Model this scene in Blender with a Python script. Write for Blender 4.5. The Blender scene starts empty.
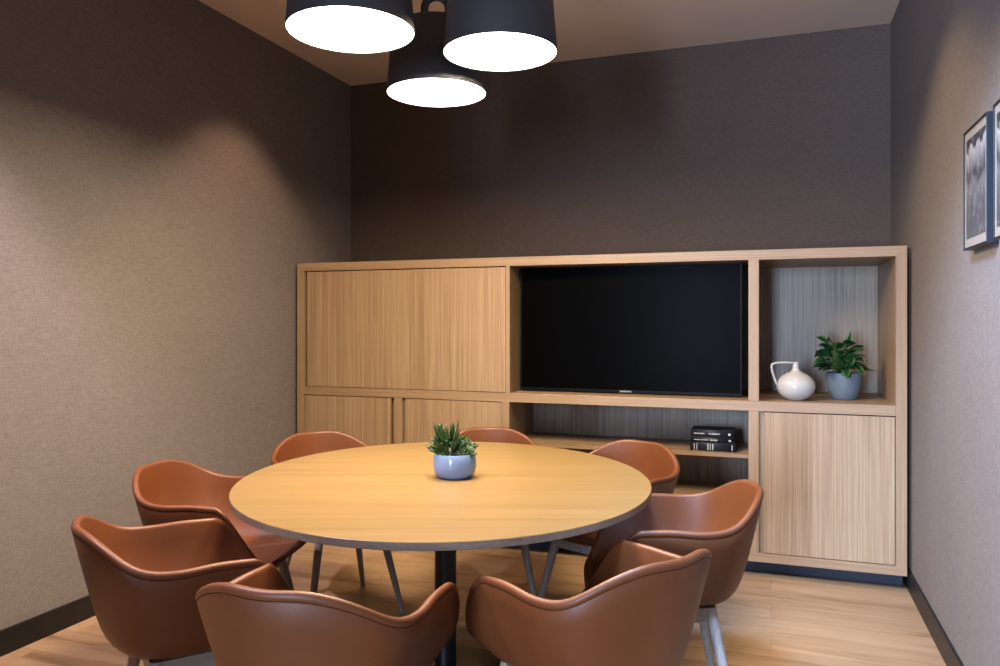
import bpy, bmesh, math, random
from mathutils import Vector, Matrix

PI = math.pi
SC = bpy.context.scene
COL = SC.collection

# ------------------------------------------------------------------ camera
cam_d = bpy.data.cameras.new('camera')
cam_d.sensor_width = 36.0
cam_d.lens = 768.63 / 1000 * 36
cam_d.shift_y = -0.0116
cam_d.clip_start = 0.05
cam = bpy.data.objects.new('camera', cam_d)
COL.objects.link(cam)
cam.location = (0, 0, 1.28)
cam.rotation_euler = (PI / 2, 0, 0.339)
SC.camera = cam

# ------------------------------------------------------------------ world, exposure
SC.view_settings.view_transform = 'Standard'
SC.view_settings.look = 'None'
SC.view_settings.gamma = 1
SC.view_settings.use_curve_mapping = False
SC.view_settings.exposure = 1.0
wd = bpy.data.worlds.new('world')
SC.world = wd
wd.use_nodes = True
wd.node_tree.nodes['Background'].inputs[0].default_value = (0.62, 0.75, 1.0, 1)
wd.node_tree.nodes['Background'].inputs[1].default_value = 0.06
SC.cycles.use_denoising = True
SC.cycles.max_bounces = 8
SC.cycles.diffuse_bounces = 5
SC.cycles.sample_clamp_indirect = 4.0


def light(name, kind, loc, target, energy, color, **kw):
    d = bpy.data.lights.new(name, kind)
    d.energy = energy
    d.color = color
    for k, v in kw.items():
        setattr(d, k, v)
    o = bpy.data.objects.new(name, d)
    COL.objects.link(o)
    o.location = loc
    o.rotation_euler = (Vector(target) - Vector(loc)).to_track_quat('-Z', 'Y').to_euler()
    return o


# daylight coming through the opening behind the photographer
light('daylight', 'AREA', (-1.62, -4.0, 1.35), (-0.1, 2.5, 0.9), 760, (0.55, 0.70, 1.0),
      shape='RECTANGLE', size=1.7, size_y=2.0)
# recessed ceiling downlights, plus one added blue fill: (x, y, target x, target y, energy, cone degrees)
DOWNLIGHTS_AND_FILL = [
    (-2.24, 3.48, -2.24, 3.48, 0, 30, 94, (1.0, 0.62, 0.40)),
    (-2.24, 1.32, -2.24, 1.32, 0, 172, 94, (1.0, 0.83, 0.93)),
    (0.00, 3.25, 0.00, 3.25, 0, 25, 105, (1.0, 0.70, 0.38)),
    (-0.35, 1.35, 0.66, 2.60, 0.6, 840, 64, (0.36, 0.56, 1.0)),     # added fill spot, tints the right wall blue
]
for x, y, tx, ty, tz, e, a, hue in DOWNLIGHTS_AND_FILL:
    light('downlight_or_fill_beam', 'SPOT', (x, y, 2.90), (tx, ty, tz), e, hue,
          spot_size=math.radians(a), spot_blend=0.45 if a > 90 else 0.7, shadow_soft_size=0.04 if a > 90 else 0.3)


DIM = 0.50          # keeps reflectances moderate so that corners stay deep


# ------------------------------------------------------------------ node helpers
def srgb(r, g, b):
    def f(c):
        c /= 255
        return c / 12.92 if c <= 0.04045 else ((c + 0.055) / 1.055) ** 2.4
    return (f(r) * DIM, f(g) * DIM, f(b) * DIM, 1)


def new_mat(name, rough=0.5, spec=0.5, color=(.5, .5, .5, 1), metallic=0.0):
    m = bpy.data.materials.new(name)
    m.use_nodes = True
    b = m.node_tree.nodes['Principled BSDF']
    b.inputs['Base Color'].default_value = color
    b.inputs['Roughness'].default_value = rough
    b.inputs['Specular IOR Level'].default_value = spec
    b.inputs['Metallic'].default_value = metallic
    return m, m.node_tree, b


def nd(nt, t, **kw):
    n = nt.nodes.new(t)
    for k, v in kw.items():
        setattr(n, k, v)
    return n


def ramp(nt, fac, stops):
    r = nd(nt, 'ShaderNodeValToRGB')
    el = r.color_ramp.elements
    el[0].position, el[0].color = stops[0]
    el[1].position, el[1].color = stops[-1]
    for p, c in stops[1:-1]:
        e = el.new(p)
        e.color = c
    nt.links.new(fac, r.inputs[0])
    return r.outputs[0]


def noise(nt, vec, scale, detail=3, rough=0.55, dist=0.0):
    n = nd(nt, 'ShaderNodeTexNoise')
    n.inputs['Scale'].default_value = scale
    n.inputs['Detail'].default_value = detail
    n.inputs['Roughness'].default_value = rough
    n.inputs['Distortion'].default_value = dist
    nt.links.new(vec, n.inputs['Vector'])
    return n.outputs['Fac']


def mapped(nt, scale, coord='Object', rot=(0, 0, 0), loc=(0, 0, 0)):
    tc = nd(nt, 'ShaderNodeTexCoord')
    mp = nd(nt, 'ShaderNodeMapping')
    mp.inputs['Scale'].default_value = scale
    mp.inputs['Rotation'].default_value = rot
    mp.inputs['Location'].default_value = loc
    nt.links.new(tc.outputs[coord], mp.inputs['Vector'])
    return mp.outputs['Vector']


def mix(nt, a, b, fac, mode='MIX'):
    m = nd(nt, 'ShaderNodeMix', data_type='RGBA', blend_type=mode)
    for sock, v in ((m.inputs[6], a), (m.inputs[7], b), (m.inputs[0], fac)):
        if hasattr(v, 'links'):
            nt.links.new(v, sock)
        else:
            sock.default_value = v
    return m.outputs[2]


def bump(nt, b, height, strength, dist=0.002):
    n = nd(nt, 'ShaderNodeBump')
    n.inputs['Strength'].default_value = strength
    n.inputs['Distance'].default_value = dist
    nt.links.new(height, n.inputs['Height'])
    nt.links.new(n.outputs[0], b.inputs['Normal'])


def oak(name, axis, dark, mid, lite, rough=0.42, fine=160.0, band=9.0, stripe=0.5, rot=(0, 0, 0)):
    """straight-grained veneer: long streaks along one axis"""
    m, nt, b = new_mat(name, rough, 0.35)
    def sc(k, along):
        s = [k, k, k]
        s[axis] = along
        return tuple(s)
    f1 = noise(nt, mapped(nt, sc(fine, 1.6), rot=rot), 1.0, 4, 0.6)
    f2 = noise(nt, mapped(nt, sc(band, 0.22), rot=rot, loc=(3, 7, 1)), 1.0, 3, 0.55, 0.3)
    f3 = noise(nt, mapped(nt, sc(300, 4), rot=rot), 1.0, 2, 0.6)
    c1 = ramp(nt, f1, [(0.34, dark), (0.52, mid), (0.68, lite)])
    c2 = ramp(nt, f2, [(0.32, dark), (0.5, mid), (0.66, lite)])
    c = mix(nt, c2, c1, stripe)
    pores = ramp(nt, f3, [(0.34, (.72, .69, .66, 1)), (0.47, (1, 1, 1, 1))])
    c = mix(nt, c, pores, 0.55, 'MULTIPLY')
    nt.links.new(c, b.inputs['Base Color'])
    bump(nt, b, f1, 0.06)
    return m


def wallpaper(name, base, amp=0.125, axis_u=1):
    """woven textile wall covering"""
    m, nt, b = new_mat(name, 0.85, 0.15)
    h = [30, 30, 400]
    v = [400, 400, 34]
    f1 = noise(nt, mapped(nt, tuple(h)), 1.0, 2, 0.6)
    f2 = noise(nt, mapped(nt, tuple(v)), 1.0, 2, 0.6)
    f3 = noise(nt, mapped(nt, (2, 2, 2)), 1.0, 3, 0.6)
    f4 = noise(nt, mapped(nt, (120, 120, 120)), 1.0, 2, 0.6)
    mth = nd(nt, 'ShaderNodeMath', operation='ADD')
    nt.links.new(f1, mth.inputs[0]); nt.links.new(f2, mth.inputs[1])
    mt2 = nd(nt, 'ShaderNodeMath', operation='MULTIPLY_ADD')
    nt.links.new(f4, mt2.inputs[0]); mt2.inputs[1].default_value = 0.35
    nt.links.new(mth.outputs[0], mt2.inputs[2])
    mt3 = nd(nt, 'ShaderNodeMath', operation='MULTIPLY')
    nt.links.new(mt2.outputs[0], mt3.inputs[0]); mt3.inputs[1].default_value = 1 / 2.35
    lo = tuple(c * (1 - amp * 2.0) for c in base[:3]) + (1,)
    hi = tuple(c * (1 + amp * 2.0) for c in base[:3]) + (1,)
    c = ramp(nt, mt3.outputs[0], [(0.36, lo), (0.5, base), (0.64, hi)])
    blot = ramp(nt, f3, [(0.3, (.93, .93, .93, 1)), (0.7, (1, 1, 1, 1))])
    c = mix(nt, c, blot, 1.0, 'MULTIPLY')
    nt.links.new(c, b.inputs['Base Color'])
    bump(nt, b, mt3.outputs[0], 0.35, 0.002)
    return m


def plain(name, color, rough=0.5, spec=0.5, vary=0.06, scale=30, bmp=0.0, metallic=0.0):
    m, nt, b = new_mat(name, rough, spec, color, metallic)
    f = noise(nt, mapped(nt, (scale, scale, scale)), 1.0, 3, 0.6)
    lo = tuple(c * (1 - vary) for c in color[:3]) + (1,)
    hi = tuple(min(1, c * (1 + vary)) for c in color[:3]) + (1,)
    nt.links.new(ramp(nt, f, [(0.3, lo), (0.7, hi)]), b.inputs['Base Color'])
    if bmp:
        bump(nt, b, f, bmp, 0.001)
    return m


# ------------------------------------------------------------------ materials
M = {}
OAK = (srgb(159, 126, 92), srgb(192, 159, 122), srgb(210, 180, 144))
M['oak_x'] = oak('oak_rail', 0, *OAK)
M['oak_y'] = oak('oak_depth', 1, *OAK)
M['oak_z'] = oak('oak_stile', 2, *OAK)
M['oak_door'] = oak('oak_door_veneer', 2, srgb(168, 136, 100), srgb(201, 168, 131), srgb(222, 193, 155), fine=170, band=6, stripe=0.72)
M['oak_back'] = oak('grey_oak_panel', 2, srgb(119, 102, 83), srgb(168, 148, 122), srgb(205, 186, 156), fine=120, band=14, stripe=0.75)
M['table_oak'] = oak('table_oak', 0, srgb(139, 112, 69), srgb(153, 124, 79), srgb(165, 138, 92), rough=0.36, fine=75, band=22, stripe=0.6)
M['table_edge'] = oak('table_edge', 0, srgb(123, 101, 84), srgb(147, 126, 107), srgb(165, 144, 124), rough=0.5, fine=90, band=6)
M['leg_wood'] = oak('leg_ash', 2, srgb(142, 131, 117), srgb(182, 170, 156), srgb(212, 200, 186), rough=0.5, fine=200, band=30)
M['rail_wood'] = oak('rail_ash', 0, srgb(142, 131, 117), srgb(182, 170, 156), srgb(212, 200, 186), rough=0.5, fine=200, band=30)
M['wall_side'] = wallpaper('taupe_wallcloth', srgb(152, 143, 138))
M['wall_back'] = wallpaper('charcoal_wallcloth', srgb(119, 103, 93), 0.10)
M['ceiling'] = plain('ceiling_paint', (0.62, 0.53, 0.45, 1), 0.9, 0.1, 0.02, 4)
M['black_trim'] = plain('black_skirting', srgb(28, 26, 25), 0.45, 0.4, 0.1)
M['navy_plinth'] = plain('navy_plinth', srgb(26, 40, 62), 0.5, 0.4, 0.1)
M['black_metal'] = plain('black_metal', srgb(16, 16, 18), 0.38, 0.5, 0.1)
M['shade'] = plain('charcoal_shade', srgb(64, 63, 66), 0.55, 0.4, 0.05)
M['tv_body'] = plain('black_plastic', srgb(9, 9, 10), 0.45, 0.08, 0.05)
M['ceramic'] = plain('white_glaze', (0.40, 0.385, 0.37, 1), 0.22, 0.5, 0.03, 8)
M['bluepot'] = plain('blue_grey_pot', srgb(122, 137, 148), 0.5, 0.4, 0.04, 40)
M['bluebowl'] = plain('pale_blue_glaze', srgb(149, 178, 220), 0.18, 0.5, 0.03, 20)
M['soil'] = plain('soil', srgb(40, 30, 22), 0.95, 0.1, 0.5, 200, 0.5)
M['silver_ink'] = plain('silver_ink', srgb(225, 225, 222), 0.4, 0.5, 0.02)
M['paper'] = plain('page_edges', srgb(206, 198, 182), 0.9, 0.1, 0.08, 300)
M['bookcloth'] = plain('navy_bookcloth', srgb(24, 30, 48), 0.55, 0.4, 0.15, 300)
M['bookblack'] = plain('black_bookcloth', srgb(18, 20, 30), 0.5, 0.4, 0.15, 300)
M['frame_black'] = plain('black_frame', srgb(24, 24, 26), 0.4, 0.5, 0.08)
M['frame_navy'] = plain('navy_frame_edge', srgb(5, 26, 40), 0.4, 0.5, 0.08)
M['mat_board'] = plain('mat_board', srgb(173, 162, 148), 0.8, 0.2, 0.02)
M['seam'] = plain('dark_thread', srgb(70, 38, 24), 0.8, 0.1, 0.05)
M['stem'] = plain('green_stem', srgb(70, 100, 48), 0.6, 0.3, 0.2)
M['white_trim'] = plain('white_trim', srgb(225, 222, 216), 0.5, 0.3, 0.02)

# leather
m, nt, b = new_mat('cognac_leather', 0.48, 0.40)
f1 = noise(nt, mapped(nt, (7, 7, 7)), 1.0, 3, 0.6)
f2 = noise(nt, mapped(nt, (420, 420, 420)), 1.0, 2, 0.6)
nt.links.new(ramp(nt, f1, [(0.3, srgb(119, 64, 29)), (0.7, srgb(129, 72, 35))]), b.inputs['Base Color'])
bump(nt, b, f2, 0.10, 0.0006)
M['leather'] = m

# TV screen
m, nt, b = new_mat('dark_screen', 0.3, 0.01, (0.0012, 0.0012, 0.0013, 1))
M['screen'] = m

# lamp diffuser
m, nt, b = new_mat('opal_diffuser', 0.6, 0.2, (0.9, 0.88, 0.84, 1))
b.inputs['Emission Color'].default_value = (1.0, 0.90, 0.78, 1)
b.inputs['Emission Strength'].default_value = 6.0
M['diffuser'] = m

# floor: oak planks running along X
m, nt, b = new_mat('plank_floor', 0.42, 0.35)
tc = mapped(nt, (1, 1, 1))
br = nd(nt, 'ShaderNodeTexBrick')
br.offset = 0.37
br.inputs['Scale'].default_value = 1.0
br.inputs['Brick Width'].default_value = 1.35
br.inputs['Row Height'].default_value = 0.185
br.inputs['Mortar Size'].default_value = 0.0012
br.inputs['Mortar Smooth'].default_value = 0.3
br.inputs['Color1'].default_value = (0, 0, 0, 1)
br.inputs['Color2'].default_value = (1, 1, 1, 1)
br.inputs['Mortar'].default_value = (0.5, 0.5, 0.5, 1)
nt.links.new(tc, br.inputs['Vector'])
vo = nd(nt, 'ShaderNodeCombineXYZ')
ml = nd(nt, 'ShaderNodeMath', operation='MULTIPLY'); ml.inputs[1].default_value = 13.0
nt.links.new(br.outputs['Color'], ml.inputs[0])
nt.links.new(ml.outputs[0], vo.inputs[2])
va = nd(nt, 'ShaderNodeVectorMath', operation='ADD')
nt.links.new(mapped(nt, (1.3, 13, 1)), va.inputs[0]); nt.links.new(vo.outputs[0], va.inputs[1])
g1 = noise(nt, va.outputs[0], 1.0, 5, 0.6, 0.9)
vb = nd(nt, 'ShaderNodeVectorMath', operation='ADD')
nt.links.new(mapped(nt, (5, 130, 1)), vb.inputs[0]); nt.links.new(vo.outputs[0], vb.inputs[1])
g2 = noise(nt, vb.outputs[0], 1.0, 3, 0.6)
kn = noise(nt, mapped(nt, (2.2, 7.0, 1)), 1.0, 2, 0.5, 0.4)
c1 = ramp(nt, g1, [(0.28, srgb(156, 122, 87)), (0.48, srgb(200, 164, 125)), (0.72, srgb(214, 181, 143))])
c2 = ramp(nt, g2, [(0.3, (.90, .88, .86, 1)), (0.6, (1, 1, 1, 1))])
c = mix(nt, c1, c2, 0.6, 'MULTIPLY')
tone = ramp(nt, br.outputs['Color'], [(0.0, (.90, .89, .88, 1)), (1.0, (1.05, 1.04, 1.03, 1))])
c = mix(nt, c, tone, 1.0, 'MULTIPLY')
knots = ramp(nt, kn, [(0.24, (.55, .45, .37, 1)), (0.36, (1, 1, 1, 1))])
c = mix(nt, c, knots, 0.7, 'MULTIPLY')
gap = ramp(nt, br.outputs['Fac'], [(0.0, (1, 1, 1, 1)), (1.0, (.62, .55, .48, 1))])
c = mix(nt, c, gap, 1.0, 'MULTIPLY')
nt.links.new(c, b.inputs['Base Color'])
bump(nt, b, g2, 0.05)
M['floor'] = m

# black and white picture
m, nt, b = new_mat('monochrome_print', 0.35, 0.5)
f1 = noise(nt, mapped(nt, (10, 40, 24)), 1.0, 6, 0.68, 1.2)
f2 = noise(nt, mapped(nt, (6, 30, 5), loc=(2, 5, 1)), 1.0, 4, 0.6, 0.8)
sep = nd(nt, 'ShaderNodeSeparateXYZ')
nt.links.new(mapped(nt, (1, 1, 1)), sep.inputs[0])
# pale sky at the top, dark hillside, a pale river band in the middle, rocks below
zz = nd(nt, 'ShaderNodeMapRange'); zz.inputs[1].default_value = -0.2; zz.inputs[2].default_value = 0.2
nt.links.new(sep.outputs[2], zz.inputs[0])
wob = nd(nt, 'ShaderNodeMath', operation='MULTIPLY_ADD')
nt.links.new(f2, wob.inputs[0]); wob.inputs[1].default_value = 0.34
nt.links.new(zz.outputs[0], wob.inputs[2])
band = ramp(nt, wob.outputs[0], [(0.20, (.05, .05, .05, 1)), (0.55, (.07, .07, .07, 1)), (0.68, (.12, .115, .11, 1)),
                                 (0.76, (.03, .03, .032, 1)), (1.08, (.028, .028, .03, 1)), (1.14, (.30, .29, .28, 1))])
tex = ramp(nt, f1, [(0.53, (0, 0, 0, 1)), (0.61, (.08, .08, .08, 1)), (0.70, (.26, .25, .24, 1))])
c = mix(nt, band, tex, 0.9, 'SCREEN')
nt.links.new(c, b.inputs['Base Color'])
M['print'] = m


def leaf_mat(name, dark, lite, rough=0.35):
    m, nt, b = new_mat(name, rough, 0.45)
    f = noise(nt, mapped(nt, (45, 45, 45)), 1.0, 3, 0.6)
    nt.links.new(ramp(nt, f, [(0.35, dark), (0.65, lite)]), b.inputs['Base Color'])
    return m


M['leaf_dark'] = leaf_mat('dark_leaf', srgb(21, 63, 35), srgb(46, 103, 55))
M['leaf_mid'] = leaf_mat('leaf_edge', srgb(58, 102, 45), srgb(118, 153, 84))
M['succulent'] = leaf_mat('succulent_leaf', srgb(26, 62, 23), srgb(61, 98, 38))
M['succulent_pale'] = leaf_mat('pale_succulent', srgb(53, 86, 38), srgb(92, 116, 64))
M['succulent_grey'] = leaf_mat('grey_succulent', srgb(53, 66, 52), srgb(87, 98, 77))


# ------------------------------------------------------------------ mesh helpers
def obj(name, bm, mats, parent=None, smooth=False, loc=None, recalc=True):
    if recalc:
        bmesh.ops.recalc_face_normals(bm, faces=bm.faces)
    me = bpy.data.meshes.new(name)
    bm.to_mesh(me)
    bm.free()
    for mm in (mats if isinstance(mats, (list, tuple)) else [mats]):
        me.materials.append(M[mm] if isinstance(mm, str) else mm)
    if smooth:
        for p in me.polygons:
            p.use_smooth = True
        if smooth != True:
            try:
                me.set_sharp_from_angle(angle=math.radians(smooth))
            except Exception:
                pass
    o = bpy.data.objects.new(name, me)
    COL.objects.link(o)
    if parent is not None:
        o.parent = parent
    if loc is not None:
        o.location = loc
    return o


def tag(o, label=None, cat=None, group=None, kind=None):
    if label: o['label'] = label
    if cat: o['category'] = cat
    if group: o['group'] = group
    if kind: o['kind'] = kind
    return o


def thing(name, label, cat, loc=(0, 0, 0), rz=0.0, group=None):
    o = bpy.data.objects.new(name, None)
    o.empty_display_size = 0.05
    COL.objects.link(o)
    o.location = loc
    o.rotation_euler = (0, 0, rz)
    return tag(o, label, cat, group)


def box(bm, x0, x1, y0, y1, z0, z1, bev=0.0, mat=0):
    r = bmesh.ops.create_cube(bm, size=1.0)
    vs = r['verts']
    for v in vs:
        v.co = Vector(((x0 + x1) / 2 + v.co.x * (x1 - x0), (y0 + y1) / 2 + v.co.y * (y1 - y0), (z0 + z1) / 2 + v.co.z * (z1 - z0)))
    fs = set(f for v in vs for f in v.link_faces)
    if bev:
        es = set(e for v in vs for e in v.link_edges)
        g = bmesh.ops.bevel(bm, geom=list(es), offset=bev, segments=2, affect='EDGES', profile=0.5)
        fs = set(g['faces']) | set(f for f in fs if f.is_valid)
        fs |= set(f for f in bm.faces if f.is_valid and f.material_index == 0 and any(v in g['verts'] for v in f.verts))
    if mat:
        for f in fs:
            if f.is_valid:
                f.material_index = mat
    return bm


def boxes(lst, bev=0.0):
    bm = bmesh.new()
    for b_ in lst:
        box(bm, *b_, bev=bev)
    return bm


def lathe(profile, n=48, bm=None, closed=False):
    """profile: (r, z) list; r==0 collapses to a pole"""
    bm = bm or bmesh.new()
    rings = []
    for r, z in profile:
        if r < 1e-6:
            rings.append([bm.verts.new((0, 0, z))])
        else:
            rings.append([bm.verts.new((r * math.cos(2 * PI * k / n), r * math.sin(2 * PI * k / n), z)) for k in range(n)])
    pairs = list(zip(rings[:-1], rings[1:]))
    if closed:
        pairs.append((rings[-1], rings[0]))
    for a, c in pairs:
        for k in range(n):
            k2 = (k + 1) % n
            if len(a) == 1 and len(c) == 1:
                continue
            if len(a) == 1:
                bm.faces.new((a[0], c[k], c[k2]))
            elif len(c) == 1:
                bm.faces.new((a[k], c[0], a[k2]))
            else:
                bm.faces.new((a[k], c[k], c[k2], a[k2]))
    return bm


def tube(pts, rad, n=10, bm=None, cyclic=False, flat=1.0):
    """swept tube; rad is a number or a list; flat squeezes the second axis"""
    bm = bm or bmesh.new()
    pts = [Vector(p) for p in pts]
    m_ = len(pts)
    rads = rad if isinstance(rad, (list, tuple)) else [rad] * m_
    tang = []
    for i in range(m_):
        if cyclic:
            t = pts[(i + 1) % m_] - pts[i - 1]
        else:
            t = pts[min(i + 1, m_ - 1)] - pts[max(i - 1, 0)]
        tang.append(t.normalized())
    up = Vector((0, 0, 1)) if abs(tang[0].z) < 0.9 else Vector((0, 1, 0))
    nrm = (up - tang[0] * up.dot(tang[0])).normalized()
    rings = []
    for i in range(m_):
        if i:
            nrm = (nrm - tang[i] * nrm.dot(tang[i])).normalized()
        bi = tang[i].cross(nrm)
        rings.append([bm.verts.new(pts[i] + nrm * (rads[i] * math.cos(2 * PI * k / n)) + bi * (rads[i] * flat * math.sin(2 * PI * k / n))) for k in range(n)])
    seq = list(zip(rings[:-1], rings[1:]))
    if cyclic:
        seq.append((rings[-1], rings[0]))
    for a, c in seq:
        for k in range(n):
            bm.faces.new((a[k], a[(k + 1) % n], c[(k + 1) % n], c[k]))
    if not cyclic:
        bm.faces.new(rings[0][::-1])
        bm.faces.new(rings[-1])
    return bm


def copy_tree(o, parent=None):
    c = o.copy()
    COL.objects.link(c)
    if parent is not None:
        c.parent = parent
    for ch in list(o.children):
        copy_tree(ch, c)
    return c


def bez(p0, p1, p2, p3, n):
    out = []
    for i in range(n + 1):
        t = i / n
        out.append(Vector(p0) * (1 - t) ** 3 + Vector(p1) * 3 * t * (1 - t) ** 2 + Vector(p2) * 3 * t * t * (1 - t) + Vector(p3) * t ** 3)
    return out


def smooth01(t):
    t = max(0.0, min(1.0, t))
    return t * t * (3 - 2 * t)


# ------------------------------------------------------------------ the room
XL, XR, YB, YR, ZC = -2.783, 0.626, 4.743, -1.75, 2.934
T = 0.12


def struct(name, bm, mat, **kw):
    o = obj(name, bm, mat, **kw)
    o['kind'] = 'structure'
    return o


struct('floor', boxes([(XL - T, XR + T, YR - T, YB + T, -0.1, 0.0)]), 'floor')
struct('ceiling', boxes([(XL - T, XR + T, YR - T, YB + T, ZC, ZC + 0.1)]), 'ceiling')
struct('wall_left', boxes([(XL - T, XL, YR, YB, 0, ZC)]), 'wall_side')
struct('wall_right', boxes([(XR, XR + T, YR, YB, 0, ZC)]), 'wall_side')
struct('wall_back', boxes([(XL - T, XR + T, YB, YB + T, 0, ZC)]), 'wall_back')
# wall behind the photographer with its wide doorway left open
struct('wall_rear', boxes([(XL - T, -1.15, YR - T, YR, 0, ZC), (0.55, XR + T, YR - T, YR, 0, ZC),
                           (-1.15, 0.55, YR - T, YR, 2.45, ZC)]), 'wall_side')
struct('baseboard_left', boxes([(XL, XL + 0.012, YR, YB, 0, 0.098)], 0.002), 'black_trim')
struct('baseboard_right', boxes([(XR - 0.012, XR, YR, YB, 0, 0.098)], 0.002), 'black_trim')
struct('baseboard_back', boxes([(XL + 0.012, XR - 0.012, YB - 0.012, YB, 0, 0.098)], 0.002), 'black_trim')

# recessed downlight fittings in the ceiling; the last belongs to the added fill
for i, (x, y, tx, ty, tz, e, a, hue) in enumerate(DOWNLIGHTS_AND_FILL):
    where = ['nearest the cabinet along the left wall', 'further from the cabinet along the left wall',
             'nearest the cabinet along the right wall', 'added as blue fill for the right wall, nearest the camera'][i]
    t = thing('downlight', 'small round recessed white downlight in the ceiling, ' + where, 'downlight', (x, y, ZC), 0, 'recessed ceiling downlights')
    obj('trim_ring', lathe([(0.036, -0.0), (0.036, -0.004), (0.048, -0.004), (0.05, 0.0)], 32, closed=True), 'white_trim', t, smooth=40)

# ------------------------------------------------------------------ media cabinet
CL, CR, CB, CT = -2.753, 0.604, 0.0793, 1.6371
F = 4.05                                   # front plane
BK = 4.73                                  # back of the carcass
IL, IR, IT, IB = -2.704, 0.556, 1.589, 0.123
MT, MB = 0.8816, 0.8316                    # middle rail
cab = thing('media_cabinet', 'long light oak wall cabinet with doors, shelves and a television niche along the back wall', 'cabinet', ((CL + CR) / 2, F, 0))
ox = (CL + CR) / 2


def cpart(name, lst, mat, bev=0.0015, parent=None, label=None):
    bm = boxes([(x0 - ox, x1 - ox, y0 - F, y1 - F, z0, z1) for x0, x1, y0, y1, z0, z1 in lst], bev)
    o = obj(name, bm, mat, parent or cab)
    if label:
        o['label'] = label
    return o


def mitre(name, quad, y0, y1, mat):
    """frame member with mitred ends: quad of (x, z)"""
    bm = bmesh.new()
    f_ = [bm.verts.new((x - ox, y0 - F, z)) for x, z in quad]
    k_ = [bm.verts.new((x - ox, y1 - F, z)) for x, z in quad]
    bm.faces.new(f_); bm.faces.new(k_[::-1])
    for i in range(4):
        bm.faces.new((f_[i], f_[(i + 1) % 4], k_[(i + 1) % 4], k_[i]))
    return obj(name, bm, mat, cab)


mitre('top_panel', [(CL, CT), (CR, CT), (IR, IT), (IL, IT)], F, BK, 'oak_x')
mitre('side_panel', [(CL, CB), (CL, CT), (IL, IT), (IL, IB)], F, BK, 'oak_z')
mitre('side_panel', [(CR, CT), (CR, CB), (IR, IB), (IR, IT)], F, BK, 'oak_z')
mitre('bottom_panel', [(CL, CB), (IL, IB), (IR, IB), (CR, CB)], F, BK, 'oak_x')
cpart('middle_rail', [(IL, IR, F, BK - 0.03, MB, MT)], 'oak_x')
cpart('divider', [(-1.396, -1.371, F, BK - 0.03, MT, IT)], 'oak_z')
cpart('divider', [(-0.107, -0.057, F, BK - 0.03, MT, IT)], 'oak_z')
cpart('divider', [(-2.088, -2.036, F, BK - 0.1, IB, MB)], 'oak_z')
cpart('divider', [(-1.422, -1.374, F, BK - 0.1, IB, MB)], 'oak_z')
cpart('divider', [(-0.107, -0.057, F, BK - 0.1, IB, MB)], 'oak_z')
cpart('back_panel', [(IL, -1.396, 4.70, 4.715, MT, IT)], 'oak_back')
cpart('back_panel', [(-1.371, -0.107, 4.70, 4.715, MT, IT)], 'oak_back', label='greyish oak back panel behind the television')
cpart('back_panel', [(-0.057, IR, 4.70, 4.715, MT, IT)], 'oak_back', label='greyish oak back panel of the open display niche')
cpart('back_panel', [(-1.374, -0.107, 4.51, 4.525, IB, MB)], 'oak_back', label='greyish oak back panel of the low shelves')
cpart('shelf', [(-1.374, -0.107, 4.11, 4.51, 0.582, 0.602)], 'oak_x')
cpart('shelf', [(-1.374, -0.107, 4.11, 4.51, 0.346, 0.366)], 'oak_x')
cpart('plinth', [(CL + 0.003, CR - 0.002, 4.16, BK - 0.02, 0.0, CB)], 'navy_plinth', label='dark navy recessed plinth')
# doors, set a little back inside the frame; dark finger gaps beside them
cpart('door', [(-2.684, -1.3985, F + 0.003, F + 0.023, MT + 0.003, IT - 0.006)], 'oak_door')
cpart('door', [(IL + 0.002, -2.114, F + 0.003, F + 0.023, IB + 0.003, MB - 0.004)], 'oak_door')
cpart('door', [(-2.017, -1.4245, F + 0.003, F + 0.023, IB + 0.003, MB - 0.004)], 'oak_door')
cpart('door', [(-0.034, IR - 0.003, F + 0.003, F + 0.023, IB + 0.003, MB - 0.005)], 'oak_door')
cpart('finger_pull', [(-2.704, -2.684, F + 0.03, F + 0.045, MT, IT)], 'oak_z')
cpart('finger_pull', [(-2.114, -2.088, F + 0.03, F + 0.045, IB, MB)], 'oak_z')
cpart('finger_pull', [(-2.036, -2.017, F + 0.03, F + 0.045, IB, MB)], 'oak_z')
cpart('finger_pull', [(-0.057, -0.034, F + 0.022, F + 0.037, IB, MB)], 'oak_z')

# ------------------------------------------------------------------ television
tv = thing('television', 'large black flat screen television, switched off, in the cabinet niche', 'television', (-0.750, 4.20, 0.8816))
TW, TH = 0.607, 0.703
TX0, TZ0 = -TW, 0.006
bm = boxes([(-TW, TW, 0.006, 0.045, TZ0, TZ0 + TH)], 0.003)
obj('back_housing', bm, 'tv_body', tv)
bm = boxes([(-TW, TW, 0, 0.012, TZ0 + TH - 0.009, TZ0 + TH), (-TW, TW, -0.002, 0.014, TZ0, TZ0 + 0.016),
            (-TW, -TW + 0.009, 0, 0.012, TZ0 + 0.016, TZ0 + TH - 0.009), (TW - 0.009, TW, 0, 0.012, TZ0 + 0.016, TZ0 + TH - 0.009)], 0.001)
obj('bezel', bm, 'tv_body', tv)
obj('screen', boxes([(-TW + 0.009, TW - 0.009, 0.003, 0.008, TZ0 + 0.016, TZ0 + TH - 0.009)]), 'screen', tv)
obj('stand', boxes([(-0.30, 0.30, 0.02, 0.14, 0.0, 0.008), (-0.05, 0.05, 0.04, 0.08, 0.006, 0.06)], 0.002), 'tv_body', tv)


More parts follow.
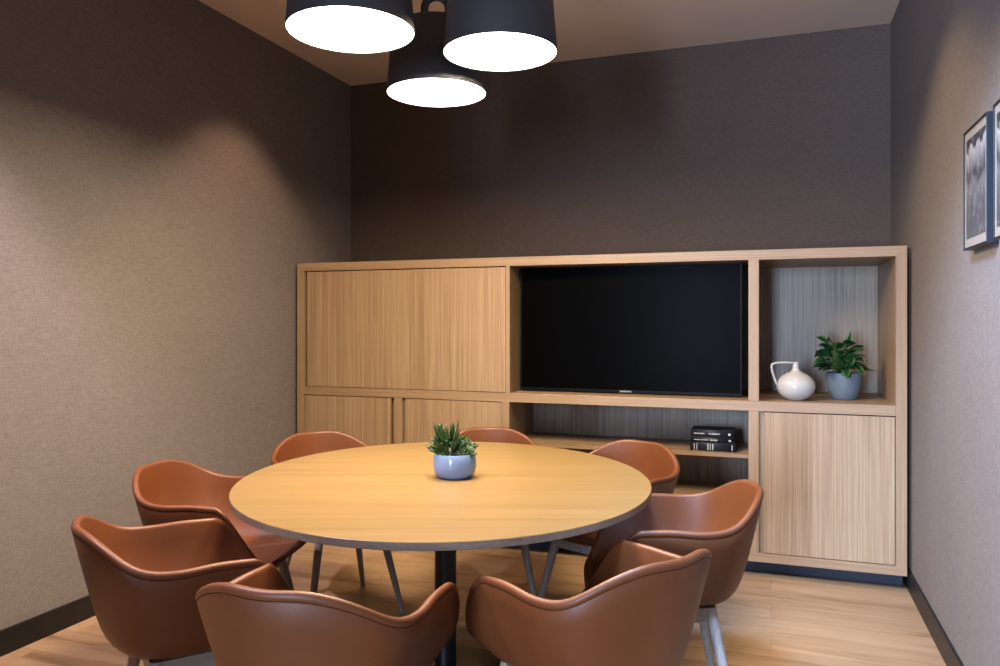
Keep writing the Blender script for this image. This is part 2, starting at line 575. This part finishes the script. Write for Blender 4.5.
def text_obj(name, s, size, mat, parent, loc, rot, depth=0.0006, sx=1.0):
    cu = bpy.data.curves.new(name, 'FONT')
    cu.body = s
    cu.size = size
    cu.extrude = depth
    cu.align_x = 'CENTER'
    cu.align_y = 'CENTER'
    tmp = bpy.data.objects.new('tmp', cu)
    COL.objects.link(tmp)
    bpy.context.view_layer.update()
    me = bpy.data.meshes.new_from_object(tmp)
    bpy.data.objects.remove(tmp)
    bpy.data.curves.remove(cu)
    me.name = name
    me.materials.clear()
    me.materials.append(M[mat])
    o = bpy.data.objects.new(name, me)
    COL.objects.link(o)
    o.parent = parent
    o.location = loc
    o.rotation_euler = rot
    o.scale = (sx, 1, 1)
    return o


text_obj('logo', 'SAMSUNG', 0.014, 'silver_ink', tv, (0.0, -0.0028, TZ0 + 0.008), (PI / 2, 0, 0))['label'] = 'small silver maker lettering'

# ------------------------------------------------------------------ things in the cabinet
# white jug
jug = thing('jug', 'round white ceramic jug with thin neck and tall angular strap handle', 'vase', (0.118, 4.17, MT), 0.339)
prof = [(0, 0.0), (0.034, 0.0), (0.042, 0.004), (0.066, 0.018), (0.086, 0.040), (0.0945, 0.066), (0.091, 0.092), (0.076, 0.115),
        (0.052, 0.132), (0.030, 0.142), (0.020, 0.150), (0.0155, 0.162), (0.0145, 0.180), (0.0160, 0.190), (0.0165, 0.193),
        (0.0125, 0.193), (0.0115, 0.182), (0.0115, 0.160), (0.0, 0.150)]
obj('body', lathe([(r, z) for r, z in prof], 56), 'ceramic', jug, smooth=True)
pts = [(-0.010, 0, 0.187)] + list(bez((-0.030, 0, 0.1895), (-0.075, 0, 0.190), (-0.100, 0, 0.191), (-0.1165, 0, 0.183), 8)) + \
      list(bez((-0.122, 0, 0.176), (-0.126, 0, 0.164), (-0.118, 0, 0.140), (-0.110, 0, 0.115), 8)) + [(-0.101, 0, 0.09), (-0.090, 0, 0.068)]
obj('handle', tube(pts, 0.0058, 10, flat=1.5), 'ceramic', jug, smooth=True)


def leaf(bm, base, direction, length, width, droop, mat=0, fold=0.18, seg=7, roll=0.0, border=None):
    """pointed leaf blade with midrib fold and a little thickness"""
    d = Vector(direction).normalized()
    side = d.cross(Vector((0, 0, 1)))
    if side.length < 1e-3:
        side = Vector((1, 0, 0))
    side.normalize()
    if roll:
        side = Matrix.Rotation(roll, 3, d) @ side
    nrm = side.cross(d).normalized()
    base = Vector(base)
    rows = []
    for i in range(seg + 1):
        t = i / seg
        w = width * (math.sin(PI * min(1, t ** 0.8)) ** 0.75) * (1 - 0.15 * t) if 0 < t < 1 else 0.0
        c_ = base + d * (length * t * (1 - 0.15 * droop * t)) + Vector((0, 0, -1)) * (droop * length * t * t * 0.6)
        lift = nrm * (w * fold)
        if w == 0:
            rows.append([bm.verts.new(c_)])
        else:
            rows.append([bm.verts.new(c_ - side * w + lift), bm.verts.new(c_ - side * w * 0.55 + lift * 0.5), bm.verts.new(c_),
                         bm.verts.new(c_ + side * w * 0.55 + lift * 0.5), bm.verts.new(c_ + side * w + lift)])
    for a, c_ in zip(rows[:-1], rows[1:]):
        if len(a) == 1 and len(c_) == 1:
            continue
        for k in range(4):
            if len(a) == 1:
                f_ = bm.faces.new((a[0], c_[k], c_[k + 1]))
            elif len(c_) == 1:
                f_ = bm.faces.new((a[k], c_[0], a[k + 1]))
            else:
                f_ = bm.faces.new((a[k], c_[k], c_[k + 1], a[k + 1]))
            f_.material_index = border if (border is not None and k in (0, 3)) else mat
            f_.smooth = True


def fat_leaf(bm, base, direction, length, rad, mat=0, flat=0.6, curl=0.0):
    """fleshy pointed succulent leaf"""
    d = Vector(direction).normalized()
    pts, rr = [], []
    for i in range(7):
        t = i / 6
        pts.append(Vector(base) + d * length * t + Vector((0, 0, 1)) * curl * length * t * t)
        rr.append(max(0.0004, rad * (0.55 + 0.9 * t) * (1 - t ** 2.6)))
    n0 = len(bm.faces)
    tube(pts, rr, 7, bm, flat=flat)
    bm.faces.ensure_lookup_table()
    for f_ in bm.faces[n0:]:
        f_.material_index = mat
        f_.smooth = True


# pot plant in the niche
pp = thing('potted_plant', 'leafy dark green plant in blue-grey pot beside the white jug', 'plant', (0.352, 4.30, MT), 0.339)
pp.scale = (0.96, 0.96, 1.04)
prof = [(0, 0), (0.056, 0), (0.062, 0.004), (0.076, 0.040), (0.086, 0.080), (0.090, 0.120), (0.0905, 0.131), (0.086, 0.132), (0.083, 0.120), (0.078, 0.112), (0.0, 0.112)]
obj('pot', lathe(prof, 56), 'bluepot', pp, smooth=50)
obj('soil', lathe([(0, 0.112), (0.04, 0.119), (0.0795, 0.114), (0.0795, 0.108), (0, 0.108)], 32), 'soil', pp, smooth=True)
rng = random.Random(11)
bm = bmesh.new(); sb = bmesh.new()
for k in range(50):
    a = k * 2.39996 + rng.uniform(-.3, .3)
    lvl = (k + 0.5) / 50
    rad0 = 0.075 * math.sqrt(1 - 0.5 * lvl) * rng.uniform(0.45, 1.1)
    zc = 0.135 + 0.125 * lvl + rng.uniform(-.012, .018)
    base = Vector((rad0 * math.cos(a) - 0.030, rad0 * math.sin(a), zc))
    tilt = 0.15 + 0.85 * lvl + rng.uniform(-.25, .35)
    d = Vector((math.cos(a), math.sin(a), tilt))
    ln = rng.uniform(0.088, 0.116) * (1.0 if lvl < 0.6 else 0.88)
    leaf(bm, base, d, ln, rng.uniform(0.028, 0.037), rng.uniform(0.3, 0.85), 0, 0.22, roll=rng.uniform(-.7, .7), border=(1 if rng.random() < .3 else None))
    tube([(rng.uniform(-.02, .02), rng.uniform(-.02, .02), 0.113), tuple(base * 0.6 + Vector((0, 0, 0.05))), tuple(base)], [0.003, 0.0026, 0.002], 6, sb)
# long low leaves to both sides and one shoot on top
for p_, d_, l_, w_, dr in [((0.05, -0.03, 0.140), (1, -0.3, 0.15), 0.115, 0.034, 0.25), ((-0.07, -0.02, 0.165), (-1, -0.2, 0.15), 0.13, 0.032, 0.35),
                           ((-0.06, -0.04, 0.150), (-1, -0.5, 0.10), 0.11, 0.031, 0.3), ((-0.02, -0.06, 0.150), (-0.35, -1, 0.1), 0.10, 0.028, 0.8),
                           ((0.02, -0.06, 0.165), (0.2, -1, 0.1), 0.10, 0.028, 0.9), ((0.0, -0.05, 0.20), (-0.2, -1, 0.3), 0.10, 0.028, 0.9),
                           ((0.015, -0.01, 0.255), (0.25, 0.1, 1), 0.085, 0.018, 0.05), ((0.03, -0.01, 0.24), (0.8, -0.2, 0.7), 0.10, 0.026, 0.6)]:
    leaf(bm, p_, d_, l_, w_, dr, 0, 0.22, border=1 if rng.random() < .4 else None)
obj('foliage', bm, ['leaf_dark', 'leaf_mid'], pp, recalc=False)
obj('stems', sb, 'stem', pp, smooth=True)

# succulent bowl on the table is built after the table; books on the shelf
SH = 0.602
bx, by = -0.287, 4.150
BS = 0.93


def book(label, z, w, d, h, mat, rz, dx=0.0, dy=0.0):
    w *= BS
    t = thing('book', label, 'book', (bx + dx, by + dy, z), rz, 'dark books on the low shelf')
    cv = 0.0025
    bm = bmesh.new()
    box(bm, -w / 2, w / 2, 0.004, d, 0, cv, 0.0006)
    box(bm, -w / 2, w / 2, 0.004, d, h - cv, h, 0.0006)
    n = 10                                     # rounded spine
    rows = []
    for i in range(n + 1):
        a = PI * i / n
        y = 0.006 - 0.006 * math.sin(a)
        z_ = h / 2 - (h / 2) * math.cos(a)
        rows.append((bm.verts.new((-w / 2, y, z_)), bm.verts.new((w / 2, y, z_))))
    for a_, c_ in zip(rows[:-1], rows[1:]):
        f_ = bm.faces.new((a_[0], a_[1], c_[1], c_[0])); f_.smooth = True
    bm.faces.new([r[0] for r in rows][::-1]); bm.faces.new([r[1] for r in rows])
    obj('cover', bm, mat, t)
    obj('pages', boxes([(-w / 2 + 0.004, w / 2 - 0.004, 0.006, d - 0.004, cv, h - cv)]), 'paper', t)
    return t


def spine_marks(t, h, marks, mat='silver_ink', name='title_lettering', label=None):
    """small raised letter-like marks on a spine: (x, width, height)"""
    bm = bmesh.new()
    for x, w_, hh in marks:
        x *= BS
        box(bm, x - w_ / 2, x + w_ / 2, -0.0007, 0.004, h / 2 - hh / 2, h / 2 + hh / 2)
    o = obj(name, bm, mat, t)
    if label:
        o['label'] = label


def word(x0, x1, n, hh, seed):
    r_ = random.Random(seed)
    out, step = [], (x1 - x0) / n
    for i in range(n):
        out.append((x0 + (i + .5) * step, step * r_.uniform(.45, .8), hh * r_.uniform(.6, 1.0)))
    return out


b1 = book('thickest dark navy book at the bottom of the shelf stack, with pale spine bands', SH, 0.250, 0.165, 0.044, 'bookcloth', 0.0)
for x_, w_, h_ in [(-0.100, 0.004, 0.032), (-0.086, 0.004, 0.034), (-0.026, 0.006, 0.032), (-0.014, 0.004, 0.028), (0.0, 0.006, 0.032), (0.104, 0.005, 0.028)]:
    spine_marks(b1, 0.044, [(x_, w_, h_)], name='spine_band', label='pale silver band across the spine')
b2 = book('thin dark book sandwiched in the middle of the shelf stack, with white spine lettering', SH + 0.0442, 0.240, 0.16, 0.027, 'bookblack', 0.02, 0.0, 0.004)
spine_marks(b2, 0.027, word(-0.106, -0.024, 10, 0.007, 1))
spine_marks(b2, 0.027, word(-0.014, 0.026, 5, 0.009, 2), name='author_lettering')
spine_marks(b2, 0.027, [(0.092, 0.012, 0.009)], name='publisher_mark')
b3 = book('dark navy book on top of the shelf stack, with two white words on its spine', SH + 0.0714, 0.234, 0.16, 0.038, 'bookcloth', -0.01, -0.002, 0.003)
spine_marks(b3, 0.038, word(-0.102, -0.042, 8, 0.008, 3))
spine_marks(b3, 0.038, word(-0.022, 0.042, 7, 0.010, 4), name='author_lettering')
spine_marks(b3, 0.038, [(0.092, 0.012, 0.011)], name='publisher_mark')

# ------------------------------------------------------------------ pictures on the right wall


def picture(label, y0, y1, z0, z1):
    yc, zc = (y0 + y1) / 2, (z0 + z1) / 2
    t = thing('picture_frame', label, 'picture', (XR, yc, zc), 0, 'framed prints on the right wall')
    hw, hh, dp, fw = (y1 - y0) / 2, (z1 - z0) / 2, 0.032, 0.006
    bm = bmesh.new()
    box(bm, -dp, -0.001, -hw, -hw + fw, -hh, hh, 0.0008)
    box(bm, -dp, -0.001, hw - fw, hw, -hh, hh, 0.0008)
    box(bm, -dp, -0.001, -hw + fw, hw - fw, -hh, -hh + fw, 0.0008)
    box(bm, -dp, -0.001, -hw + fw, hw - fw, hh - fw, hh, 0.0008)
    bm.faces.ensure_lookup_table()
    for f_ in bm.faces:
        if f_.normal.y < -0.7 and f_.calc_center_median().y < -hw + 0.001:
            f_.material_index = 1
    obj('frame', bm, ['frame_black', 'frame_navy'], t)
    obj('mount_board', boxes([(-dp + 0.004, -dp + 0.010, -hw + fw, hw - fw, -hh + fw, hh - fw)]), 'mat_board', t)
    mw = 0.022
    obj('print', boxes([(-dp + 0.003, -dp + 0.006, -hw + fw + mw, hw - fw - mw, -hh + fw + mw * 1.3, hh - fw - mw * 1.2)]), 'print', t)
    return t


picture('slim black framed monochrome landscape print hanging nearer the cabinet', 2.590, 2.880, 1.511, 1.894)
picture('black framed monochrome print cut off by the right edge, nearest the camera', 2.235, 2.525, 1.511, 1.894)

# ------------------------------------------------------------------ table
TC = (-1.065, 2.452)
table = thing('conference_table', 'large round light oak table on a black pedestal in the middle of the room', 'table', (TC[0], TC[1], 0), 0.336)
A_, B_ = 0.698, 0.788                       # half axes
n = 144


def oval_slab(prof):
    bm = bmesh.new()
    rings = []
    for off, z in prof:
        if off is None:
            rings.append([bm.verts.new((0, 0, z))])
        else:
            rings.append([bm.verts.new(((A_ - off) * math.cos(2 * PI * k / n), (B_ - off) * math.sin(2 * PI * k / n), z)) for k in range(n)])
    for a, c_ in zip(rings[:-1], rings[1:]):
        for k in range(n):
            k2 = (k + 1) % n
            if len(a) == 1: bm.faces.new((a[0], c_[k], c_[k2]))
            elif len(c_) == 1: bm.faces.new((a[k], c_[0], a[k2]))
            else: bm.faces.new((a[k], c_[k], c_[k2], a[k2]))
    return bm


top = obj('tabletop', oval_slab([(None, 0.74), (0.05, 0.74), (0.0015, 0.74), (0, 0.7385)]), 'table_oak', table, smooth=30)
obj('edge_band', oval_slab([(0, 0.7385), (0, 0.7195), (0.002, 0.718), (0.1, 0.718), (None, 0.718)]), 'table_edge', top, smooth=30)
obj('column', lathe([(0, 0.718), (0.15, 0.718), (0.15, 0.712), (0.042, 0.709), (0.0375, 0.70), (0.0375, 0.022), (0, 0.022)], 40), 'black_metal', table, smooth=40)
obj('foot_plate', lathe([(0, 0.022), (0.05, 0.022), (0.33, 0.014), (0.335, 0.010), (0.335, 0.0), (0, 0)], 64), 'black_metal', table, smooth=40)

# succulent bowl
sp = thing('succulent_bowl', 'small pale blue glazed bowl of mixed green succulents on the table', 'plant', (-1.036, 2.465, 0.74), 0.339)
sp.scale = (1.1, 1.1, 1.1)
prof = [(0, 0), (0.046, 0), (0.054, 0.003), (0.064, 0.016), (0.0685, 0.036), (0.0675, 0.056), (0.0645, 0.074), (0.0625, 0.077), (0.060, 0.075), (0.061, 0.064), (0.0, 0.064)]
obj('bowl', lathe(prof, 56), 'bluebowl', sp, smooth=60)
obj('soil', lathe([(0, 0.066), (0.03, 0.071), (0.0585, 0.067), (0.0585, 0.061), (0, 0.061)], 32), 'soil', sp, smooth=True)
rng = random.Random(5)
bm = bmesh.new()
# spiky clump at the left, reaching up
for k in range(70):
    a = rng.uniform(0, 2 * PI)
    rr_ = 0.030 * math.sqrt(rng.random())
    bx_, by_ = -0.018 + rr_ * math.cos(a), rr_ * math.sin(a)
    h_ = rng.random()
    sp_ = 0.95 - 0.65 * h_
    d = Vector((math.cos(a) * sp_ - 0.10, math.sin(a) * sp_, 0.35 + 0.9 * h_))
    fat_leaf(bm, (bx_, by_, 0.066 + 0.060 * h_), d, rng.uniform(0.036, 0.056), 0.0058, rng.choice([0, 0, 0, 0, 1]), 0.55, 0.15)
# a lower ring that hides the stems
for k in range(40):
    a = rng.uniform(0, 2 * PI)
    fat_leaf(bm, (-0.016 + 0.034 * math.cos(a), 0.034 * math.sin(a), 0.074 + rng.uniform(0, .016)), (math.cos(a) * .8, math.sin(a) * .8, rng.uniform(.35, 1.1)), rng.uniform(.030, .046), 0.0060, rng.choice([0, 0, 0, 1]), 0.6, 0.15)
# sprawling leaves over the left edge
for k in range(22):
    a = PI + rng.uniform(-.8, .8)
    fat_leaf(bm, (-0.035, rng.uniform(-.03, .03), 0.076 + rng.uniform(0, .018)), (math.cos(a), math.sin(a), rng.uniform(0.0, .6)), rng.uniform(.036, .058), 0.0052, rng.choice([0, 0, 1]), 0.55, 0.1)


def rosette(cx_, cy_, cz_, r, layers, mat, lean=(0, 0)):
    for L in range(layers):
        m_ = 6 + L
        for k in range(m_):
            a = 2 * PI * (k + 0.5 * (L % 2)) / m_
            el = 1.25 - 0.95 * L / max(1, layers - 1)
            d = Vector((math.cos(a) * math.cos(el) + lean[0], math.sin(a) * math.cos(el) + lean[1], math.sin(el)))
            fat_leaf(bm, (cx_, cy_, cz_), d, r * (0.55 + 0.45 * L / max(1, layers - 1)), r * 0.21, mat, 0.6, 0.1)


rosette(0.036, -0.016, 0.080, 0.034, 4, 1, (0.15, -0.2))
rosette(0.044, 0.010, 0.088, 0.034, 4, 1, (0.2, 0))
rosette(0.026, 0.022, 0.098, 0.032, 4, 0, (0.1, 0.1))
rosette(0.002, -0.034, 0.072, 0.030, 3, 2, (0, -0.3))
rosette(-0.022, -0.036, 0.072, 0.028, 3, 0, (0, -0.3))
rosette(0.012, -0.008, 0.096, 0.034, 4, 0)
rosette(0.050, -0.030, 0.072, 0.024, 3, 1, (0.2, -0.2))
rosette(0.020, -0.036, 0.074, 0.026, 3, 2, (0, -0.3))
rosette(-0.004, 0.020, 0.100, 0.036, 4, 0)
obj('succulents', bm, ['succulent', 'succulent_pale', 'succulent_grey'], sp, recalc=True)

# ------------------------------------------------------------------ chairs
# local frame: +x is the front of the chair, z up, origin on the floor under the seat
ZB, ZS = 0.402, 0.445
FRONT_H = 0.452
R_KNOTS = [(0, .282), (30, .283), (55, .296), (75, .272), (95, .259), (115, .273), (130, .331), (145, .340), (160, .306), (180, .288)]
H_KNOTS = [(0, .750), (20, .756), (40, .727), (60, .667), (80, .661), (100, .667), (120, .660), (180, .660)]


def interp(kn, d):
    for (a, va), (b_, vb) in zip(kn[:-1], kn[1:]):
        if d <= b_:
            return va + (vb - va) * (d - a) / (b_ - a)
    return kn[-1][1]


def fold(d):
    d = abs(d) % 360
    return 360 - d if d > 180 else d


GW = [(k, math.exp(-0.5 * (k / 7.0) ** 2)) for k in range(-24, 25)]
GS = sum(w for k, w in GW)


def soft(kn):
    """the knot table smoothed over a few degrees, one value per half degree"""
    return [sum(w * interp(kn, fold(i / 2 + k)) for k, w in GW) / GS for i in range(361)]


R_TAB, H_TAB = soft(R_KNOTS), soft(H_KNOTS)


def look(tab, d):
    x = fold(d) * 2
    i = min(359, int(x))
    return tab[i] + (tab[i + 1] - tab[i]) * (x - i)


def rim_plan(th):
    """th = 0 at the back, growing to +-pi at the front; outer rim in plan"""
    r = look(R_TAB, math.degrees(th)) - 0.006 * (1 - smooth01((fold(math.degrees(th)) - 90) / 40))
    return Vector((-r * math.cos(th), r * math.sin(th), 0))


def rim_h(th):
    d = fold(math.degrees(th))
    h = look(H_TAB, d)
    return FRONT_H + (h - FRONT_H) * (1 - smooth01((d - 117.5) / 33))


def bot_plan(th, k=1.0):
    c_, s_ = -math.cos(th), math.sin(th)
    a = (0.145 if c_ < 0 else 0.215) * k
    b_ = 0.140 * k
    p = 2.6
    r = (abs(c_ / a) ** p + abs(s_ / b_) ** p) ** (-1 / p)
    return Vector((r * c_ + 0.0, r * s_, 0))


def shell_profile(th):
    R, H = rim_plan(th), rim_h(th)
    B = bot_plan(th)
    rd = R.normalized()
    TH = 0.022
    out = []
    # outside, from the middle of the bottom up to the rim
    for k in (0.0, 0.45, 0.85):
        p = B * k; out.append((p.x, p.y, ZB))
    Ht = H - TH / 2
    span = Ht - ZB

    def wall(w):
        g = 0.30 * (1 - (1 - w) ** 14) + 0.70 * w ** 0.8
        p = B + (R - B) * g
        return Vector((p.x, p.y, ZB + span * w))
    for w in (0.008, 0.02, 0.04, 0.065, 0.1, 0.14, 0.2, 0.3, 0.42, 0.55, 0.68, 0.80):
        p = wall(w); out.append(tuple(p))
    # the seam groove below the rolled rim
    wg = max(0.82, 1 - 0.009 / max(span, 0.03))
    for w, ins in ((wg - 0.012, 0.0), (wg, 0.0025), (wg + 0.012, 0.0)):
        p = wall(min(w, .992)) - rd * ins; out.append(tuple(p))
    # rolled rim
    C = Vector((R.x, R.y, Ht)) - rd * (TH / 2)
    for a in (0, 30, 60, 90, 120, 150, 180):
        a = math.radians(a)
        p = C + rd * (TH / 2 * math.cos(a)) + Vector((0, 0, TH / 2 * math.sin(a)))
        out.append(tuple(p))
    # inside wall down to the seat
    Ri = R - rd * TH
    Bi = bot_plan(th, 1.05)
    zs = min(ZS, Ht - 0.004)
    for w in (0.86, 0.72, 0.58, 0.45, 0.33, 0.22, 0.13, 0.06, 0.0):
        g = 0.62 * (1 - (1 - w) ** 2.6) + 0.38 * w
        p = Bi + (Ri - Bi) * g
        out.append((p.x, p.y, zs + (Ht - zs) * (w ** 1.25)))
    for k in (0.8, 0.55, 0.28, 0.0):
        p = Bi * k
        dip = -0.008 * (1 - k)
        out.append((p.x, p.y, zs * k + ZS * (1 - k) + dip))
    return out


def chair_shell():
    bm = bmesh.new()
    # denser where the arm fronts come down
    ths = []
    d = -180.0
    while d < 180 - 1e-6:
        ths.append(math.radians(d))
        ad = abs(d + 0.5)
        d += 1.25 if 112 <= ad < 152 else 4.0 if ad < 100 else 3.0
    prof = [shell_profile(t) for t in ths]
    N, K = len(ths), len(prof[0])
    b0 = bm.verts.new(prof[0][0]); t0 = bm.verts.new(prof[0][-1])
    grid = [[None] + [bm.verts.new(p) for p in pr[1:-1]] + [None] for pr in prof]
    for i in range(N):
        j = (i + 1) % N
        for k in range(K - 1):
            a, b_ = grid[i][k], grid[i][k + 1]
            c_, d_ = grid[j][k + 1], grid[j][k]
            if k == 0: bm.faces.new((b0, grid[i][1], grid[j][1]))
            elif k == K - 2: bm.faces.new((grid[i][k], t0, grid[j][k]))
            else: bm.faces.new((a, b_, c_, d_))
    return bm


def seam_tube():
    pts = []
    for i in range(-134, 135, 2):
        th = math.radians(i)
        R, H = rim_plan(th), rim_h(th)
        B = bot_plan(th); rd = R.normalized()
        Ht = H - 0.011; span = Ht - ZB
        w = max(0.82, 1 - 0.009 / max(span, 0.03))
        g = 0.30 * (1 - (1 - w) ** 14) + 0.70 * w ** 0.8
        p = B + (R - B) * g - rd * 0.0018
        pts.append((p.x, p.y, ZB + span * w))
    return tube(pts, 0.0010, 6)


LEGX = 0.045
LEGT = 0.135, 0.135                         # leg tops
LEGB = 0.212, 0.212                         # leg feet


def leg_bm(sx, sy):
    tp = Vector((LEGX + sx * LEGT[0], sy * LEGT[1], ZB + 0.002)); bt = Vector((LEGX + sx * LEGB[0], sy * LEGB[1], 0.0))
    pts, rr = [], []
    for i in range(9):
        t = i / 8
        pts.append(tp.lerp(bt, t)); rr.append(0.0185 - 0.0075 * t ** 1.2)
    bm = tube(pts, rr, 18)
    for v in bm.verts:                        # flat feet
        if v.co.z < 0.0: v.co.z = 0.0
        if v.co.z > ZB + 0.004: v.co.z = ZB + 0.004
    return bm


def rail_bm():
    bm = bmesh.new()
    x, y = LEGT[0] + 0.004, LEGT[1] + 0.004
    z0, z1 = ZB - 0.046, ZB + 0.002
    for a_, c_ in ((y, y), (-y, -y)):
        box(bm, LEGX - x, LEGX + x, a_ - 0.012, c_ + 0.012, z0, z1, 0.003)
    for a_ in (LEGX - x, LEGX + x):
        box(bm, a_ - 0.012, a_ + 0.012, -y, y, z0, z1, 0.003)
    return bm


CHAIRS = [
    # x, y, heading, label
    (-0.297, 2.552, 194.1, 'brown leather armchair side-on at right of the table, in front of the open shelves'),
    (-0.633, 3.174, 246.7, 'brown leather armchair behind the table at right, below the books'),
    (-1.234, 3.348, 290.0, 'brown leather armchair mostly hidden behind the table, directly behind the succulent bowl'),
    (-1.856, 3.020, 323.4, 'brown leather armchair behind the table at left, in front of the low cabinet door'),
    (-1.918, 2.314, 10.4, 'brown leather armchair by the left wall with its inside and seat in view'),
    (-1.545, 1.730, 51.5, 'brown leather armchair nearest the left skirting, foremost at lower left'),
    (-0.961, 1.538, 92.7, 'brown leather armchair seen from behind at bottom centre-left, hiding the pedestal foot'),
    (-0.415, 1.894, 147.4, 'brown leather armchair seen from behind at bottom, right of the pedestal'),
]
proto = thing('armchair', CHAIRS[0][3], 'chair', (0, 0, 0), 0, 'leather armchairs around the table')
sh = obj('shell', chair_shell(), 'leather', proto, smooth=True)
obj('seam', seam_tube(), 'seam', sh, smooth=True)['label'] = 'dark stitched seam below the rim'
for sx, sy in ((1, 1), (1, -1), (-1, 1), (-1, -1)):
    obj('leg', leg_bm(sx, sy), 'leg_wood', proto, smooth=50)
obj('base_frame', rail_bm(), 'rail_wood', proto)
for i, (x, y, deg, lab) in enumerate(CHAIRS):
    o = proto if i == 0 else copy_tree(proto)
    o.location = (x, y, 0)
    o.rotation_euler = (0, 0, math.radians(deg))
    o['label'] = lab

# ------------------------------------------------------------------ pendant lamps


def make_pendant():
    t = thing('pendant_lamp', '', 'lamp', (0, 0, 0), 0, 'pendant lamps over the table')
    rb, rt, hh, th = 0.199, 0.175, 0.262, 0.003
    prof = [(rb, 0.0), (rt + 0.003, hh - 0.012), (rt - 0.004, hh - 0.002), (rt - 0.012, hh), (0.03, hh), (0.03, hh - th), (rt - 0.012, hh - th),
            (rt - th - 0.003, hh - 0.014), (rb - th, 0.0)]
    obj('lamp_shade', lathe(prof, 72, closed=True), 'shade', t, smooth=45)
    obj('diffuser', lathe([(0, 0.003), (0.1968, 0.002), (0.1965, 0.005), (0, 0.006)], 72), 'diffuser', t, smooth=True)
    # strap handle over the crown
    w_ = 0.048
    pts = [(-w_, 0, hh - 0.002), (-w_, 0, hh + 0.070)] + list(bez((-w_, 0, hh + 0.078), (-w_, 0, hh + 0.136), (w_, 0, hh + 0.136), (w_, 0, hh + 0.078), 14)) + [(w_, 0, hh + 0.070), (w_, 0, hh - 0.002)]
    obj('handle', tube(pts, 0.006, 12, flat=2.6), 'black_metal', t, smooth=True)
    obj('cord', tube([(0, 0, hh + 0.120), (0, 0, ZC - 2.19 - 0.02)], 0.0035, 8), 'black_metal', t, smooth=True)
    obj('ceiling_rose', lathe([(0, ZC - 2.19 - 0.028), (0.012, ZC - 2.19 - 0.028), (0.052, ZC - 2.19 - 0.022), (0.055, ZC - 2.19), (0, ZC - 2.19)], 40), 'black_metal', t, smooth=40)
    return t


LAMPS = [
    (-1.236, 2.107, 2.184, 'leftmost dark pendant lamp with glowing white underside'),
    (-1.260, 2.812, 2.190, 'dark pendant lamp furthest back, partly hidden by the two others'),
    (-0.888, 2.520, 2.212, 'rightmost dark pendant lamp, covering part of the middle one'),
]
pl = make_pendant()
for i, (x, y, z, lab) in enumerate(LAMPS):
    o = pl if i == 0 else copy_tree(pl)
    o.location = (x, y, z)
    o.rotation_euler = (0, 0, 0.42)
    o['label'] = lab
    l_ = light('pendant_light', 'AREA', (x, y, z + 0.001), (x, y, 0), 22.5, (1.0, 0.80, 0.56), shape='DISK', size=0.385)
    l_.data.cycles.use_multiple_importance_sampling = True
